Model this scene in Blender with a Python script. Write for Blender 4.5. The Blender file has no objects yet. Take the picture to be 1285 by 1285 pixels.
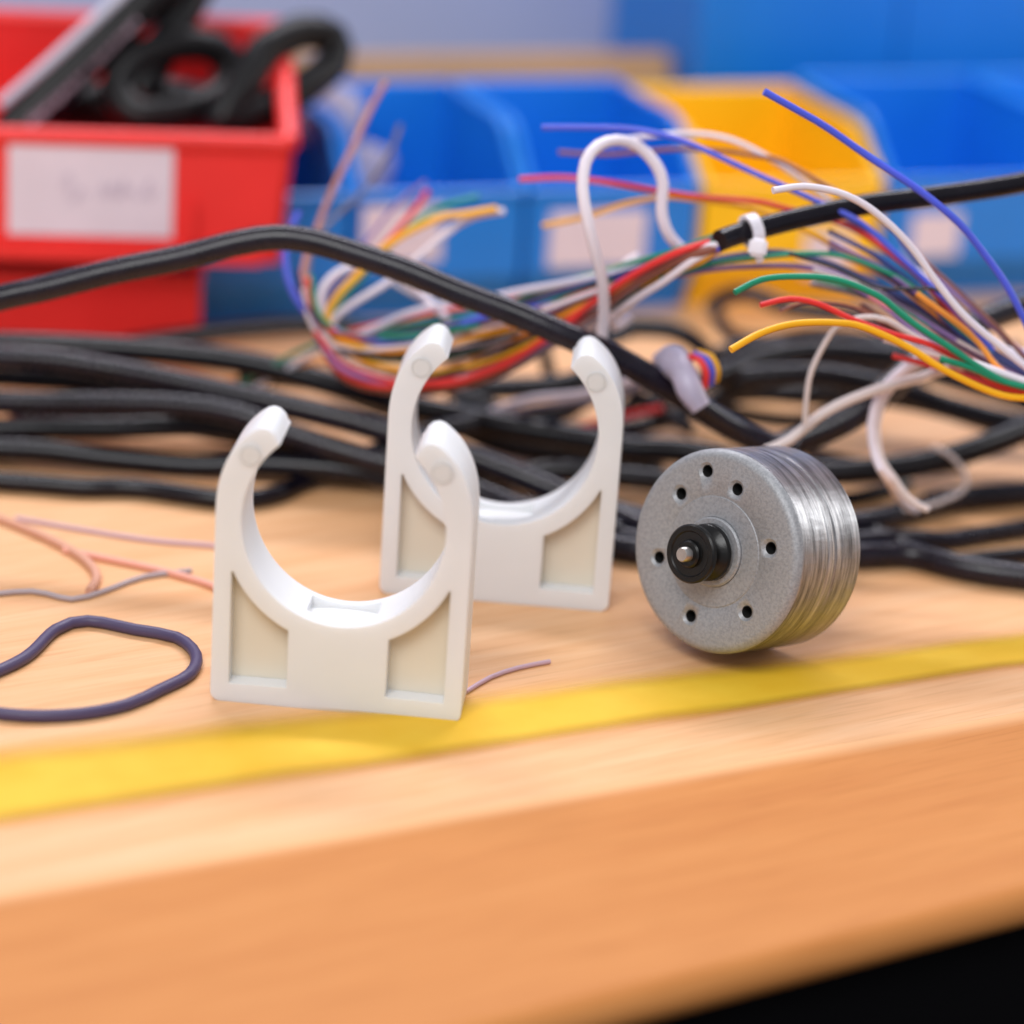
import bpy, bmesh, math, random
from mathutils import Vector, Matrix, Euler
random.seed(7)
R = math.radians
sc = bpy.context.scene
COL = sc.collection

# ------------------------------------------------------------------ camera
FOV, PITCH, ROLL, H = 20.0, 21.0, 3.96, 0.1957
HALF = 642.5
F = HALF / math.tan(R(FOV / 2))
cam_d = bpy.data.cameras.new('camera')
cam = bpy.data.objects.new('camera', cam_d)
COL.objects.link(cam)
cam_d.sensor_width = 36
cam_d.lens = 18 / math.tan(R(FOV / 2))
cam_d.clip_start, cam_d.clip_end = 0.01, 20
CM = Matrix.Translation((0, 0, H)) @ Matrix.Rotation(R(90 - PITCH), 4, 'X') @ Matrix.Rotation(R(ROLL), 4, 'Z')
cam.matrix_world = CM
sc.camera = cam
cam_d.dof.use_dof = True
cam_d.dof.focus_distance = 0.473
cam_d.dof.aperture_fstop = 5.6
cam_d.dof.aperture_blades = 0
APERTURE_K = 52.0                      # blur diameter slope, px*m
cam_d.dof.aperture_fstop = (cam_d.lens / 1000) / (APERTURE_K / F)

CO = Vector((0, 0, H))
M3 = CM.to_3x3()
def ray(px, py):
    return M3 @ Vector(((px - HALF) / F, -(py - HALF) / F, -1))
def at(px, py, d):
    return CO + ray(px, py) * d
def onz(px, py, z=0.0):
    r = ray(px, py)
    return CO + r * ((z - H) / r.z)
def onplane(px, py, o, n):
    r = ray(px, py)
    return CO + r * ((o - CO).dot(n) / r.dot(n))
def dep(p):
    return -(CM.inverted() @ p).z

# ------------------------------------------------------------------ tagging
def tag(o, label=None, cat=None, group=None, kind=None):
    if label: o['label'] = label
    if cat: o['category'] = cat
    if group: o['group'] = group
    if kind: o['kind'] = kind
    return o
def empty(name, loc, label, cat, group=None):
    o = bpy.data.objects.new(name, None)
    o.empty_display_size = 0.01
    COL.objects.link(o)
    o.matrix_world = Matrix.Translation(loc) if isinstance(loc, (Vector, tuple)) else loc
    return tag(o, label, cat, group)
def link_mesh(name, bm, mat, parent=None, smooth=True, angle=40):
    me = bpy.data.meshes.new(name)
    bmesh.ops.recalc_face_normals(bm, faces=bm.faces[:])
    bm.to_mesh(me); bm.free()
    o = bpy.data.objects.new(name, me)
    COL.objects.link(o)
    if mat: me.materials.append(mat)
    if smooth:
        for p in me.polygons: p.use_smooth = True
        me.set_sharp_from_angle(angle=R(angle))
    if parent is not None:
        o.parent = parent
        if parent.type == 'EMPTY' or True:
            o.matrix_parent_inverse = Matrix.Identity(4)
    return o
def world_child(name, bm, mat, parent, **k):
    """bm given in world coordinates, stored in the parent's frame"""
    bm.transform(parent.matrix_world.inverted())
    return link_mesh(name, bm, mat, parent, **k)
def bake(o, keep=False):
    dg = bpy.context.evaluated_depsgraph_get()
    me = bpy.data.meshes.new_from_object(o.evaluated_get(dg))
    old = o.data
    o.modifiers.clear()
    o.data = me
    me.name = o.name
    if not keep:
        for p in me.polygons: p.use_smooth = True
        me.set_sharp_from_angle(angle=R(38))
    bpy.data.meshes.remove(old)

# ------------------------------------------------------------------ materials
def srgb(r, g, b):
    f = lambda c: (c / 255 / 12.92) if c <= 10 else ((c / 255 + .055) / 1.055) ** 2.4
    return (f(r), f(g), f(b), 1)
MATS = {}
def mat(name, col, rough=.45, metal=0, spec=.5, coat=0, sss=0, var=.0, vscale=60, bump=0, bscale=300, trans=0, ior=1.46):
    if name in MATS: return MATS[name]
    m = bpy.data.materials.new(name); m.use_nodes = True
    nt = m.node_tree; b = nt.nodes['Principled BSDF']
    b.inputs['Base Color'].default_value = col
    b.inputs['Roughness'].default_value = rough
    b.inputs['Metallic'].default_value = metal
    b.inputs['Specular IOR Level'].default_value = spec
    b.inputs['Coat Weight'].default_value = coat
    b.inputs['Coat Roughness'].default_value = .15
    b.inputs['IOR'].default_value = ior
    if trans: b.inputs['Transmission Weight'].default_value = trans
    if sss:
        b.inputs['Subsurface Weight'].default_value = sss
        b.inputs['Subsurface Radius'].default_value = (1, .95, .85)
        b.inputs['Subsurface Scale'].default_value = .004
    tc = nt.nodes.new('ShaderNodeTexCoord')
    if var:
        n = nt.nodes.new('ShaderNodeTexNoise'); n.inputs['Scale'].default_value = vscale; n.inputs['Detail'].default_value = 6
        nt.links.new(tc.outputs['Object'], n.inputs['Vector'])
        mr = nt.nodes.new('ShaderNodeMapRange')
        mr.inputs['From Min'].default_value = .3; mr.inputs['From Max'].default_value = .7
        mr.inputs['To Min'].default_value = 1 - var; mr.inputs['To Max'].default_value = 1 + var
        nt.links.new(n.outputs['Fac'], mr.inputs['Value'])
        mx = nt.nodes.new('ShaderNodeVectorMath'); mx.operation = 'SCALE'
        mx.inputs[0].default_value = col[:3]
        nt.links.new(mr.outputs['Result'], mx.inputs['Scale'])
        nt.links.new(mx.outputs['Vector'], b.inputs['Base Color'])
        rr = nt.nodes.new('ShaderNodeMapRange')
        rr.inputs['To Min'].default_value = max(0, rough - .12); rr.inputs['To Max'].default_value = min(1, rough + .12)
        nt.links.new(n.outputs['Fac'], rr.inputs['Value'])
        nt.links.new(rr.outputs['Result'], b.inputs['Roughness'])
    if bump:
        n2 = nt.nodes.new('ShaderNodeTexNoise'); n2.inputs['Scale'].default_value = bscale; n2.inputs['Detail'].default_value = 4
        nt.links.new(tc.outputs['Object'], n2.inputs['Vector'])
        bp = nt.nodes.new('ShaderNodeBump'); bp.inputs['Strength'].default_value = bump; bp.inputs['Distance'].default_value = .0003
        nt.links.new(n2.outputs['Fac'], bp.inputs['Height'])
        nt.links.new(bp.outputs['Normal'], b.inputs['Normal'])
    MATS[name] = m
    return m

BLK = mat('black_rubber', (.004, .003, .007, 1), .24, spec=.36, var=.3, vscale=250, bump=.05, bscale=400)
BLK2 = mat('charcoal_rubber', (.007, .005, .012, 1), .27, spec=.42, var=.3, vscale=250, bump=.05, bscale=400)
WIRE = {
 'red': mat('red_wire', srgb(225, 50, 48), .38, var=.12), 'white': mat('white_wire', srgb(232, 222, 232), .4, var=.05),
 'green': mat('green_wire', srgb(20, 140, 105), .38, var=.12), 'yellow': mat('yellow_wire', srgb(250, 180, 20), .38, var=.1),
 'blue': mat('blue_wire', srgb(75, 90, 215), .38, var=.12), 'brown': mat('brown_wire', srgb(135, 80, 66), .42, var=.15),
 'purple': mat('purple_wire', srgb(135, 105, 165), .42, var=.12), 'grey': mat('grey_wire', srgb(120, 110, 120), .42, var=.12),
 'black': mat('black_wire', srgb(34, 28, 38), .4, var=.2), 'cream': mat('cream_wire', srgb(222, 208, 205), .42, var=.06),
 'pink': mat('pink_wire', srgb(235, 140, 150), .42, var=.08), 'navy': mat('navy_wire', srgb(40, 50, 120), .4, var=.12),
 'orange': mat('orange_wire', srgb(240, 150, 50), .4, var=.1), 'copper': mat('salmon_wire', srgb(190, 130, 115), .42, var=.1)}
RED = mat('red_bin_plastic', srgb(240, 52, 50), .42, var=.06, vscale=40)
RED_SHADE = mat('shaded_red_bin_plastic', srgb(205, 30, 32), .45, var=.06, vscale=40)  # the red plastic darkened, shade under the upper bin put into the colour
BLUE = mat('blue_bin_plastic', srgb(24, 128, 226), .38, var=.06, vscale=40)
YEL = mat('yellow_bin_plastic', srgb(250, 198, 22), .42, var=.06, vscale=40)
PAPER = mat('label_paper', srgb(226, 214, 228), .8, var=.04, vscale=80)
PAPEREDGE = mat('yellowed_tape', srgb(205, 185, 165), .6)
PENCIL = mat('pencil_line', srgb(190, 176, 196), .8)
TIE = mat('nylon_tie', srgb(232, 226, 236), .35, sss=.4)
CLIP = mat('milky_polypropylene', (.735, .75, .765, 1), .42, spec=.4, sss=.35, var=.02, vscale=90)
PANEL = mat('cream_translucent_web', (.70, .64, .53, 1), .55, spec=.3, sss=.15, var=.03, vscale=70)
MARK = mat('milky_pin_mark', (.74, .74, .73, 1), .5, spec=.3, sss=.2)
PULLEY = mat('black_nylon', (.004, .004, .004, 1), .3, spec=.4, bump=.2, bscale=500)
DARK = mat('hole_shade', (.012, .012, .012, 1), .6)
GREYPL = mat('grey_fitting_plastic', srgb(178, 170, 190), .5, var=.15, vscale=60)
TOOLBLK = mat('tool_black', (.004, .0035, .0045, 1), .4, spec=.35)
TEAL = mat('teal_lining', srgb(30, 62, 78), .5)
PRINT = mat('lilac_print', srgb(170, 150, 165), .6, var=.3, vscale=120)
SILVER = mat('tool_edge_white', srgb(205, 205, 222), .4)
WALL = mat('pale_blue_wall', srgb(176, 192, 232), .8, var=.08, vscale=6)
LEDGE = mat('tan_wood_ledge', srgb(212, 172, 130), .6, var=.1, vscale=15)
UNLIT_BLACK = mat('unlit_black', (.002, .0018, .0025, 1), .9, spec=.1)  # near-black base colour stands in for the darkness below the table

def metal(name, face):
    m = bpy.data.materials.new(name); m.use_nodes = True
    nt = m.node_tree; L = nt.links.new; N = nt.nodes.new
    b = nt.nodes['Principled BSDF']
    b.inputs['Metallic'].default_value = .35 if face else .85
    tc = N('ShaderNodeTexCoord')
    if face:
        n = N('ShaderNodeTexNoise'); n.inputs['Scale'].default_value = 2600; n.inputs['Detail'].default_value = 3
        L(tc.outputs['Object'], n.inputs['Vector'])
        n3 = N('ShaderNodeTexNoise'); n3.inputs['Scale'].default_value = 1500; n3.inputs['Detail'].default_value = 5
        L(tc.outputs['Object'], n3.inputs['Vector'])
        ad = N('ShaderNodeMath'); ad.operation = 'ADD'
        L(n.outputs['Fac'], ad.inputs[0]); L(n3.outputs['Fac'], ad.inputs[1])
        cr = N('ShaderNodeValToRGB')
        cr.color_ramp.elements[0].position = .40; cr.color_ramp.elements[0].color = (.275, .285, .30, 1)
        cr.color_ramp.elements[1].position = .56; cr.color_ramp.elements[1].color = (.35, .36, .38, 1)
        hf = N('ShaderNodeMath'); hf.operation = 'MULTIPLY'; hf.inputs[1].default_value = .5
        L(ad.outputs[0], hf.inputs[0]); L(hf.outputs[0], cr.inputs['Fac'])
        L(cr.outputs['Color'], b.inputs['Base Color'])
        b.inputs['Roughness'].default_value = .52
        bp = N('ShaderNodeBump'); bp.inputs['Strength'].default_value = .5; bp.inputs['Distance'].default_value = .00012
        L(n.outputs['Fac'], bp.inputs['Height']); L(bp.outputs['Normal'], b.inputs['Normal'])
    else:
        # brushed round the drum: fine across the axis (local y), long along the circumference
        mp = N('ShaderNodeMapping'); mp.inputs['Scale'].default_value = (55, 620, 55)
        L(tc.outputs['Object'], mp.inputs['Vector'])
        n = N('ShaderNodeTexNoise'); n.inputs['Scale'].default_value = 1; n.inputs['Detail'].default_value = 9; n.inputs['Roughness'].default_value = .72
        L(mp.outputs['Vector'], n.inputs['Vector'])
        n2 = N('ShaderNodeTexNoise'); n2.inputs['Scale'].default_value = 900; n2.inputs['Detail'].default_value = 3
        mp2 = N('ShaderNodeMapping'); mp2.inputs['Scale'].default_value = (1, .35, 1)
        L(tc.outputs['Object'], mp2.inputs['Vector']); L(mp2.outputs['Vector'], n2.inputs['Vector'])
        cr = N('ShaderNodeValToRGB')
        cr.color_ramp.elements[0].position = .34; cr.color_ramp.elements[0].color = (.06, .062, .068, 1)
        cr.color_ramp.elements[1].position = .68; cr.color_ramp.elements[1].color = (.52, .525, .55, 1)
        L(n.outputs['Fac'], cr.inputs['Fac'])
        L(cr.outputs['Color'], b.inputs['Base Color'])
        rr = N('ShaderNodeMapRange'); rr.inputs['To Min'].default_value = .26; rr.inputs['To Max'].default_value = .48
        L(n2.outputs['Fac'], rr.inputs['Value']); L(rr.outputs['Result'], b.inputs['Roughness'])
        ad = N('ShaderNodeMath'); ad.operation = 'ADD'
        L(n.outputs['Fac'], ad.inputs[0]); L(n2.outputs['Fac'], ad.inputs[1])
        bp = N('ShaderNodeBump'); bp.inputs['Strength'].default_value = .32; bp.inputs['Distance'].default_value = .00018
        L(ad.outputs[0], bp.inputs['Height']); L(bp.outputs['Normal'], b.inputs['Normal'])
    return m
M_FACE = metal('zinc_face', True)
M_SIDE = metal('brushed_steel', False)

# ------------------------------------------------------------------ shape helpers
def catmull(pts, step):
    P = [pts[0] * 2 - pts[1]] + pts + [pts[-1] * 2 - pts[-2]]
    out = []
    for i in range(1, len(P) - 2):
        p0, p1, p2, p3 = P[i - 1], P[i], P[i + 1], P[i + 2]
        n = max(2, int((p2 - p1).length / step))
        for k in range(n):
            t = k / n
            out.append(.5 * ((2 * p1) + (p2 - p0) * t + (2 * p0 - 5 * p1 + 4 * p2 - p3) * t * t + (3 * p1 - p0 - 3 * p2 + p3) * t ** 3))
    out.append(pts[-1].copy())
    return out
def tube(bm, pts, r, n=10, step=.0025, closed=False, flat=1.0, up=None):
    if closed:
        q = pts + pts[:3]
        c = catmull(q, step)
        # keep one period
        a = 0
        start = min(range(len(c)), key=lambda i: (c[i] - pts[1]).length)
        end = min(range(len(c) // 2, len(c)), key=lambda i: (c[i] - pts[1]).length)
        c = c[start:end]
    else:
        c = catmull(pts, step)
    rings = []
    N = len(c)
    t0 = ((c[1] - c[-1]) if closed else (c[1] - c[0])).normalized()
    nrm = Vector((0, 0, 1)) if up is None else up
    nrm = (nrm - t0 * nrm.dot(t0)).normalized()
    for i in range(N):
        if closed: t = (c[(i + 1) % N] - c[i - 1]).normalized()
        elif i == 0: t = (c[1] - c[0]).normalized()
        elif i == N - 1: t = (c[-1] - c[-2]).normalized()
        else: t = (c[i + 1] - c[i - 1]).normalized()
        nrm = (nrm - t * nrm.dot(t)).normalized()
        bn = t.cross(nrm)
        rad = r(i / max(1, N - 1)) if callable(r) else r
        rings.append([bm.verts.new(c[i] + nrm * math.cos(2 * math.pi * k / n) * rad * flat + bn * math.sin(2 * math.pi * k / n) * rad) for k in range(n)])
    for i in range(N if closed else N - 1):
        A, B = rings[i], rings[(i + 1) % N]
        for k in range(n):
            bm.faces.new((A[k], A[(k + 1) % n], B[(k + 1) % n], B[k]))
    if not closed:
        bm.faces.new(rings[0][::-1]); bm.faces.new(rings[-1])
def box(bm, lo, hi, M=None):
    vs = []
    for x in (lo[0], hi[0]):
        for y in (lo[1], hi[1]):
            for z in (lo[2], hi[2]):
                v = Vector((x, y, z))
                vs.append(bm.verts.new(M @ v if M else v))
    for f in ((0, 1, 3, 2), (4, 6, 7, 5), (0, 4, 5, 1), (2, 3, 7, 6), (0, 2, 6, 4), (1, 5, 7, 3)):
        bm.faces.new([vs[i] for i in f])
def prism(bm, poly, axis, a, b):
    """extrude a 2D polygon along one axis"""
    def mk(p, c):
        if axis == 'x': return bm.verts.new((c, p[0], p[1]))
        if axis == 'y': return bm.verts.new((p[0], c, p[1]))
        return bm.verts.new((p[0], p[1], c))
    A = [mk(p, a) for p in poly]; B = [mk(p, b) for p in poly]
    n = len(poly)
    bm.faces.new(A[::-1]); bm.faces.new(B)
    for i in range(n):
        bm.faces.new((A[i], A[(i + 1) % n], B[(i + 1) % n], B[i]))
def lathe(bm, prof, n=96, closed_ends=True):
    """profile of (radius, y) about the local y axis"""
    rings = []
    for r, y in prof:
        if r < 1e-7: rings.append([bm.verts.new((0, y, 0))])
        else: rings.append([bm.verts.new((r * math.cos(2 * math.pi * k / n), y, r * math.sin(2 * math.pi * k / n))) for k in range(n)])
    for A, B in zip(rings, rings[1:]):
        for k in range(n):
            a, b2 = A[k % len(A)], A[(k + 1) % len(A)]
            c, d = B[(k + 1) % len(B)], B[k % len(B)]
            vs = []
            for v in (a, b2, c, d):
                if v not in vs: vs.append(v)
            if len(vs) > 2: bm.faces.new(vs)

# ------------------------------------------------------------------ desk
def desk_material(name, c1, c2, c3, rough):
    m = bpy.data.materials.new(name); m.use_nodes = True
    nt = m.node_tree; L = nt.links.new; N = nt.nodes.new
    b = nt.nodes['Principled BSDF']; b.inputs['Roughness'].default_value = rough
    b.inputs['Specular IOR Level'].default_value = .3 if rough < .4 else .12
    tc = N('ShaderNodeTexCoord')
    mp = N('ShaderNodeMapping'); mp.inputs['Scale'].default_value = (14, 190, 190); mp.inputs['Rotation'].default_value = (0, 0, R(-8))
    L(tc.outputs['Object'], mp.inputs['Vector'])
    n = N('ShaderNodeTexNoise'); n.inputs['Scale'].default_value = 1; n.inputs['Detail'].default_value = 7; n.inputs['Roughness'].default_value = .6
    L(mp.outputs['Vector'], n.inputs['Vector'])
    cr = N('ShaderNodeValToRGB'); e = cr.color_ramp.elements
    e[0].position = .3; e[0].color = c2; e[1].position = .72; e[1].color = c3
    k = e.new(.5); k.color = c1
    L(n.outputs['Fac'], cr.inputs['Fac'])
    mp3 = N('ShaderNodeMapping'); mp3.inputs['Scale'].default_value = (70, 1300, 1300); mp3.inputs['Rotation'].default_value = (0, 0, R(-8))
    L(tc.outputs['Object'], mp3.inputs['Vector'])
    n3 = N('ShaderNodeTexNoise'); n3.inputs['Scale'].default_value = 1; n3.inputs['Detail'].default_value = 4
    L(mp3.outputs['Vector'], n3.inputs['Vector'])
    cr3 = N('ShaderNodeValToRGB'); cr3.color_ramp.elements[0].position = .30; cr3.color_ramp.elements[0].color = (.90, .87, .83, 1)
    cr3.color_ramp.elements[1].position = .50; cr3.color_ramp.elements[1].color = (1, 1, 1, 1)
    L(n3.outputs['Fac'], cr3.inputs['Fac'])
    mu = N('ShaderNodeMix'); mu.data_type = 'RGBA'; mu.blend_type = 'MULTIPLY'; mu.inputs['Factor'].default_value = 1
    L(cr.outputs['Color'], mu.inputs['A']); L(cr3.outputs['Color'], mu.inputs['B'])
    L(mu.outputs['Result'], b.inputs['Base Color'])
    bp = N('ShaderNodeBump'); bp.inputs['Strength'].default_value = .1; bp.inputs['Distance'].default_value = .0002
    L(n.outputs['Fac'], bp.inputs['Height']); L(bp.outputs['Normal'], b.inputs['Normal'])
    return m
DESK = desk_material('peach_laminate', srgb(230, 178, 130), srgb(222, 165, 114), srgb(236, 190, 146), .38)
EDGE = desk_material('orange_wood_edge', srgb(197, 130, 72), srgb(190, 122, 66), srgb(203, 137, 79), .5)

SOFT = []
e0, e1 = onz(870, 1250, -.003), onz(1208, 1164, -.003)
e0.z = e1.z = 0                 # front edge of the table
ed = (e1 - e0).normalized(); en = Vector((-ed.y, ed.x, 0))   # en points away from the camera
b0, b1 = onz(0, 1118), onz(1215, 905)                    # where the darker front band begins
def line_at(o, dvec, s): return o + dvec * s
DM = Matrix.Translation(e0) @ Matrix(((ed.x, en.x, 0, 0), (ed.y, en.y, 0, 0), (0, 0, 1, 0), (0, 0, 0, 1)))
DMi = DM.inverted()
lb0, lb1 = DMi @ b0, DMi @ b1
print('edge dir', math.degrees(math.atan2(ed.y, ed.x)), 'band', lb0, lb1)
def lby(x):
    x = min(max(x, -.25), .45)
    return lb0.y + (lb1.y - lb0.y) * (x - lb0.x) / (lb1.x - lb0.x)
XA, XB = -1.0, 1.6
desk_root = bpy.data.objects.new('work_table', None); COL.objects.link(desk_root)
desk_root.matrix_world = DM
tag(desk_root, 'pale wooden work table with an orange front band and yellow stripe', 'table')
bm = bmesh.new()
GX = [XA, -.25, .45, XB]
prism(bm, [(x, lby(x)) for x in GX] + [(XB, 1.3), (XA, 1.3)], 'z', -.03, 0)
link_mesh('table_top', bm, DESK, desk_root, smooth=False)
bm = bmesh.new()
rr = .0035
nose = [(rr - rr * math.cos(x), -rr + rr * math.sin(x)) for x in [R(v) for v in range(-80, 91, 10)]]
rings = []
for x in GX:
    yb = lby(x) - .00003
    rings.append([bm.verts.new((x, yb, -2 * rr))] + [bm.verts.new((x, y, z)) for y, z in nose] + [bm.verts.new((x, yb, 0))])
n = len(rings[0])
for Ra, Rb in zip(rings, rings[1:]):
    for k in range(n):
        bm.faces.new((Ra[k], Ra[(k + 1) % n], Rb[(k + 1) % n], Rb[k]))
bm.faces.new(rings[0][::-1]); bm.faces.new(rings[-1])
link_mesh('front_band', bm, EDGE, desk_root, angle=50)
# the front band's colour fades into the paler top over a few millimetres
nt = EDGE.node_tree; L = nt.links.new; N = nt.nodes.new
sl = (lb1.y - lb0.y) / (lb1.x - lb0.x)
tc = N('ShaderNodeTexCoord'); dt = N('ShaderNodeVectorMath'); dt.operation = 'DOT_PRODUCT'; dt.inputs[1].default_value = (-sl, 1, 0)
L(tc.outputs['Object'], dt.inputs[0])
mr = N('ShaderNodeMapRange'); mr.interpolation_type = 'SMOOTHSTEP'
c0_ = lb0.y - sl * lb0.x
mr.inputs['From Min'].default_value = c0_ - .005; mr.inputs['From Max'].default_value = c0_
L(dt.outputs['Value'], mr.inputs['Value'])
b = nt.nodes['Principled BSDF']; src = b.inputs['Base Color'].links[0].from_socket
mx = N('ShaderNodeMix'); mx.data_type = 'RGBA'
L(mr.outputs['Result'], mx.inputs['Factor']); L(src, mx.inputs['A']); mx.inputs['B'].default_value = srgb(230, 178, 130)
L(mx.outputs['Result'], b.inputs['Base Color'])
# yellow stripe, a low soft-edged line of paint on the top
ym = bpy.data.materials.new('soft_yellow_paint'); ym.use_nodes = True
nt = ym.node_tree; L = nt.links.new; N = nt.nodes.new
b = nt.nodes['Principled BSDF']; b.inputs['Roughness'].default_value = .5; b.inputs['Specular IOR Level'].default_value = .2
tc = N('ShaderNodeTexCoord'); nz = N('ShaderNodeTexNoise'); nz.inputs['Scale'].default_value = 60; nz.inputs['Detail'].default_value = 5
L(tc.outputs['Object'], nz.inputs['Vector'])
cr = N('ShaderNodeValToRGB'); cr.color_ramp.elements[0].position = .3; cr.color_ramp.elements[0].color = srgb(226, 176, 36)
cr.color_ramp.elements[1].position = .7; cr.color_ramp.elements[1].color = srgb(234, 192, 58)
L(nz.outputs['Fac'], cr.inputs['Fac'])
# the paint turns transparent towards both long edges (uv.y across the stripe)
uvn = N('ShaderNodeUVMap'); sx = N('ShaderNodeSeparateXYZ'); L(uvn.outputs['UV'], sx.inputs[0])
rp = N('ShaderNodeValToRGB'); rp.color_ramp.interpolation = 'EASE'
q = rp.color_ramp.elements; q[0].position = 0; q[0].color = (0, 0, 0, 1); q[1].position = .30; q[1].color = (1, 1, 1, 1)
q2 = q.new(.62); q2.color = (1, 1, 1, 1); q3 = q.new(1); q3.color = (0, 0, 0, 1)
L(sx.outputs['Y'], rp.inputs['Fac'])
tr = N('ShaderNodeBsdfTransparent'); ms = N('ShaderNodeMixShader')
L(rp.outputs['Color'], ms.inputs['Fac']); L(tr.outputs[0], ms.inputs[1]); L(b.outputs[0], ms.inputs[2])
L(ms.outputs[0], nt.nodes['Material Output'].inputs['Surface'])
L(cr.outputs['Color'], b.inputs['Base Color'])
P = [onz(20, 1046), onz(1235, 850), onz(1235, 796), onz(20, 925)]
P = [DMi @ p for p in P]
def ext(a, c, x): return a.y + (c.y - a.y) * (x - a.x) / (c.x - a.x)
bm = bmesh.new(); uv = bm.loops.layers.uv.new('UVMap')
xs = [XA + (XB - XA) * i / 40 for i in range(41)]
xs = [x for x in xs if -.5 < x < .9]
va = [bm.verts.new((x, ext(P[0], P[1], x), .0005)) for x in xs]
vb = [bm.verts.new((x, ext(P[3], P[2], x), .0005)) for x in xs]
for i in range(len(xs) - 1):
    f = bm.faces.new((va[i], va[i + 1], vb[i + 1], vb[i]))
    for lp, w in zip(f.loops, (0, 0, 1, 1)): lp[uv].uv = (0, w)
link_mesh('yellow_stripe', bm, ym, desk_root, smooth=False)
bm = bmesh.new(); box(bm, (XA, .0045, -.45), (XB, 1.28, -.0305))
box(bm, (XA, .0045, -.0306), (XB, .02, -.0072))
link_mesh('added_dark_block', bm, UNLIT_BLACK, desk_root, smooth=False)  # block added under the edge so the space below reads as black
bm = bmesh.new(); box(bm, (-3, -3, -.75), (3, 4, -.7))
tag(link_mesh('floor', bm, UNLIT_BLACK, smooth=False), kind='structure')

# ------------------------------------------------------------------ storage bins
r0, r1 = onz(420, 412), onz(1090, 384)
rd = (r1 - r0).normalized(); rn = Vector((-rd.y, rd.x, 0))
print('bin yaw', math.degrees(math.atan2(rd.y, rd.x)))
def frame(o, dx):
    dy = Vector((-dx.y, dx.x, 0))
    return Matrix(((dx.x, dy.x, 0, o.x), (dx.y, dy.y, 0, o.y), (0, 0, 1, o.z), (0, 0, 0, 1)))
def bin_parts(root, W, D, hf, hb, zu, und, a, t, m, rimr=.0011):
    bm = bmesh.new()
    side = [(und, 0), (0, zu), (0, hf), (a, hb), (D, hb), (D, 0)]
    prism(bm, side, 'x', 0, t); prism(bm, side, 'x', W - t, W)
    box(bm, (t, 0, zu), (W - t, t, hf))                                   # front panel
    prism(bm, [(und, t), (0 + .0002, zu), (t, zu), (und + t, t)], 'x', t, W - t)  # sloping lower front
    box(bm, (t, D - t, t), (W - t, D, hb))
    box(bm, (t, und, 0), (W - t, D, t))
    link_mesh('bin_body', bm, m, root, smooth=False)
    bm = bmesh.new()
    for x in (t / 2, W - t / 2):
        tube(bm, [Vector((x, 0, hf)), Vector((x, a * .5, hf + (hb - hf) * .5)), Vector((x, a, hb)), Vector((x, (a + D) / 2, hb)), Vector((x, D, hb))], rimr, n=8)
    tube(bm, [Vector((0, 0, hf)), Vector((W / 2, 0, hf)), Vector((W, 0, hf))], rimr, n=8)
    tube(bm, [Vector((0, D, hb)), Vector((W / 2, D, hb)), Vector((W, D, hb))], rimr, n=8)
    link_mesh('rim', bm, m, root)
def label_on(root, x0, x1, z0, z1, m=PAPER, name='label'):
    bm = bmesh.new(); box(bm, (x0, -.0006, z0), (x1, -.0001, z1))
    return link_mesh(name, bm, m, root, smooth=False)

FMi = frame(r0, rd).inverted()
def fx(px, py):     # local (x,z) on the row's front plane
    p = FMi @ onplane(px, py, r0, rn); return p.x, p.z
def bz(px, py, D):  # local z on the back plane
    return (FMi @ onplane(px, py, r0 + rn * D, rn)).z
DB = .055
hfB = fx(640, 242)[1]; hbB = bz(520, 106, DB); hbY = bz(930, 112, DB)
print('bin heights', hfB, hbB, hbY)
zuB = fx(640, 345)[1]
row = [(218, 'blue', 'blue storage bin half hidden behind the red bins at left'),
       (437, 'blue', 'blue storage bin with a white label holding pale fittings, left of the divider'),
       (652, 'blue', 'empty blue storage bin with white label, directly left of the yellow bin'),
       (868, 'yellow', 'bright yellow storage bin with a small white label between blue bins'),
       (1095, 'blue', 'blue storage bin right of the yellow bin behind the wires'),
       (1325, 'blue', 'blue storage bin at the far right end of the row, cut by the frame')]
bin_x = [fx(p, 380)[0] for p, _, _ in row] + [fx(1560, 380)[0]]
roots = []
for i, (p, c, lab) in enumerate(row):
    x0, x1 = bin_x[i] + .0008, bin_x[i + 1] - .0008
    rt = empty('storage_bin', frame(r0 + rd * x0, rd), lab, 'storage bin', 'row of small parts bins')
    hb = hbY if c == 'yellow' else hbB
    bin_parts(rt, x1 - x0, DB, hfB, hb, zuB, .006, .016, .0012, YEL if c == 'yellow' else BLUE)
    rt['x0'] = x0
    roots.append(rt)
def lab_px(i, a, b_, m=PAPER, name='label'):
    x0, z0 = fx(a[0], b_[1]); x1, z1 = fx(b_[0], a[1])
    o = roots[i]['x0']
    return label_on(roots[i], x0 - o, x1 - o, z0, z1, m, name)
lab_px(1, (452, 256), (556, 330)); lab_px(2, (686, 262), (812, 336)); lab_px(3, (1006, 290), (1068, 345)); lab_px(4, (1140, 266), (1206, 322))
for rt in roots: del rt['x0']

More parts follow.
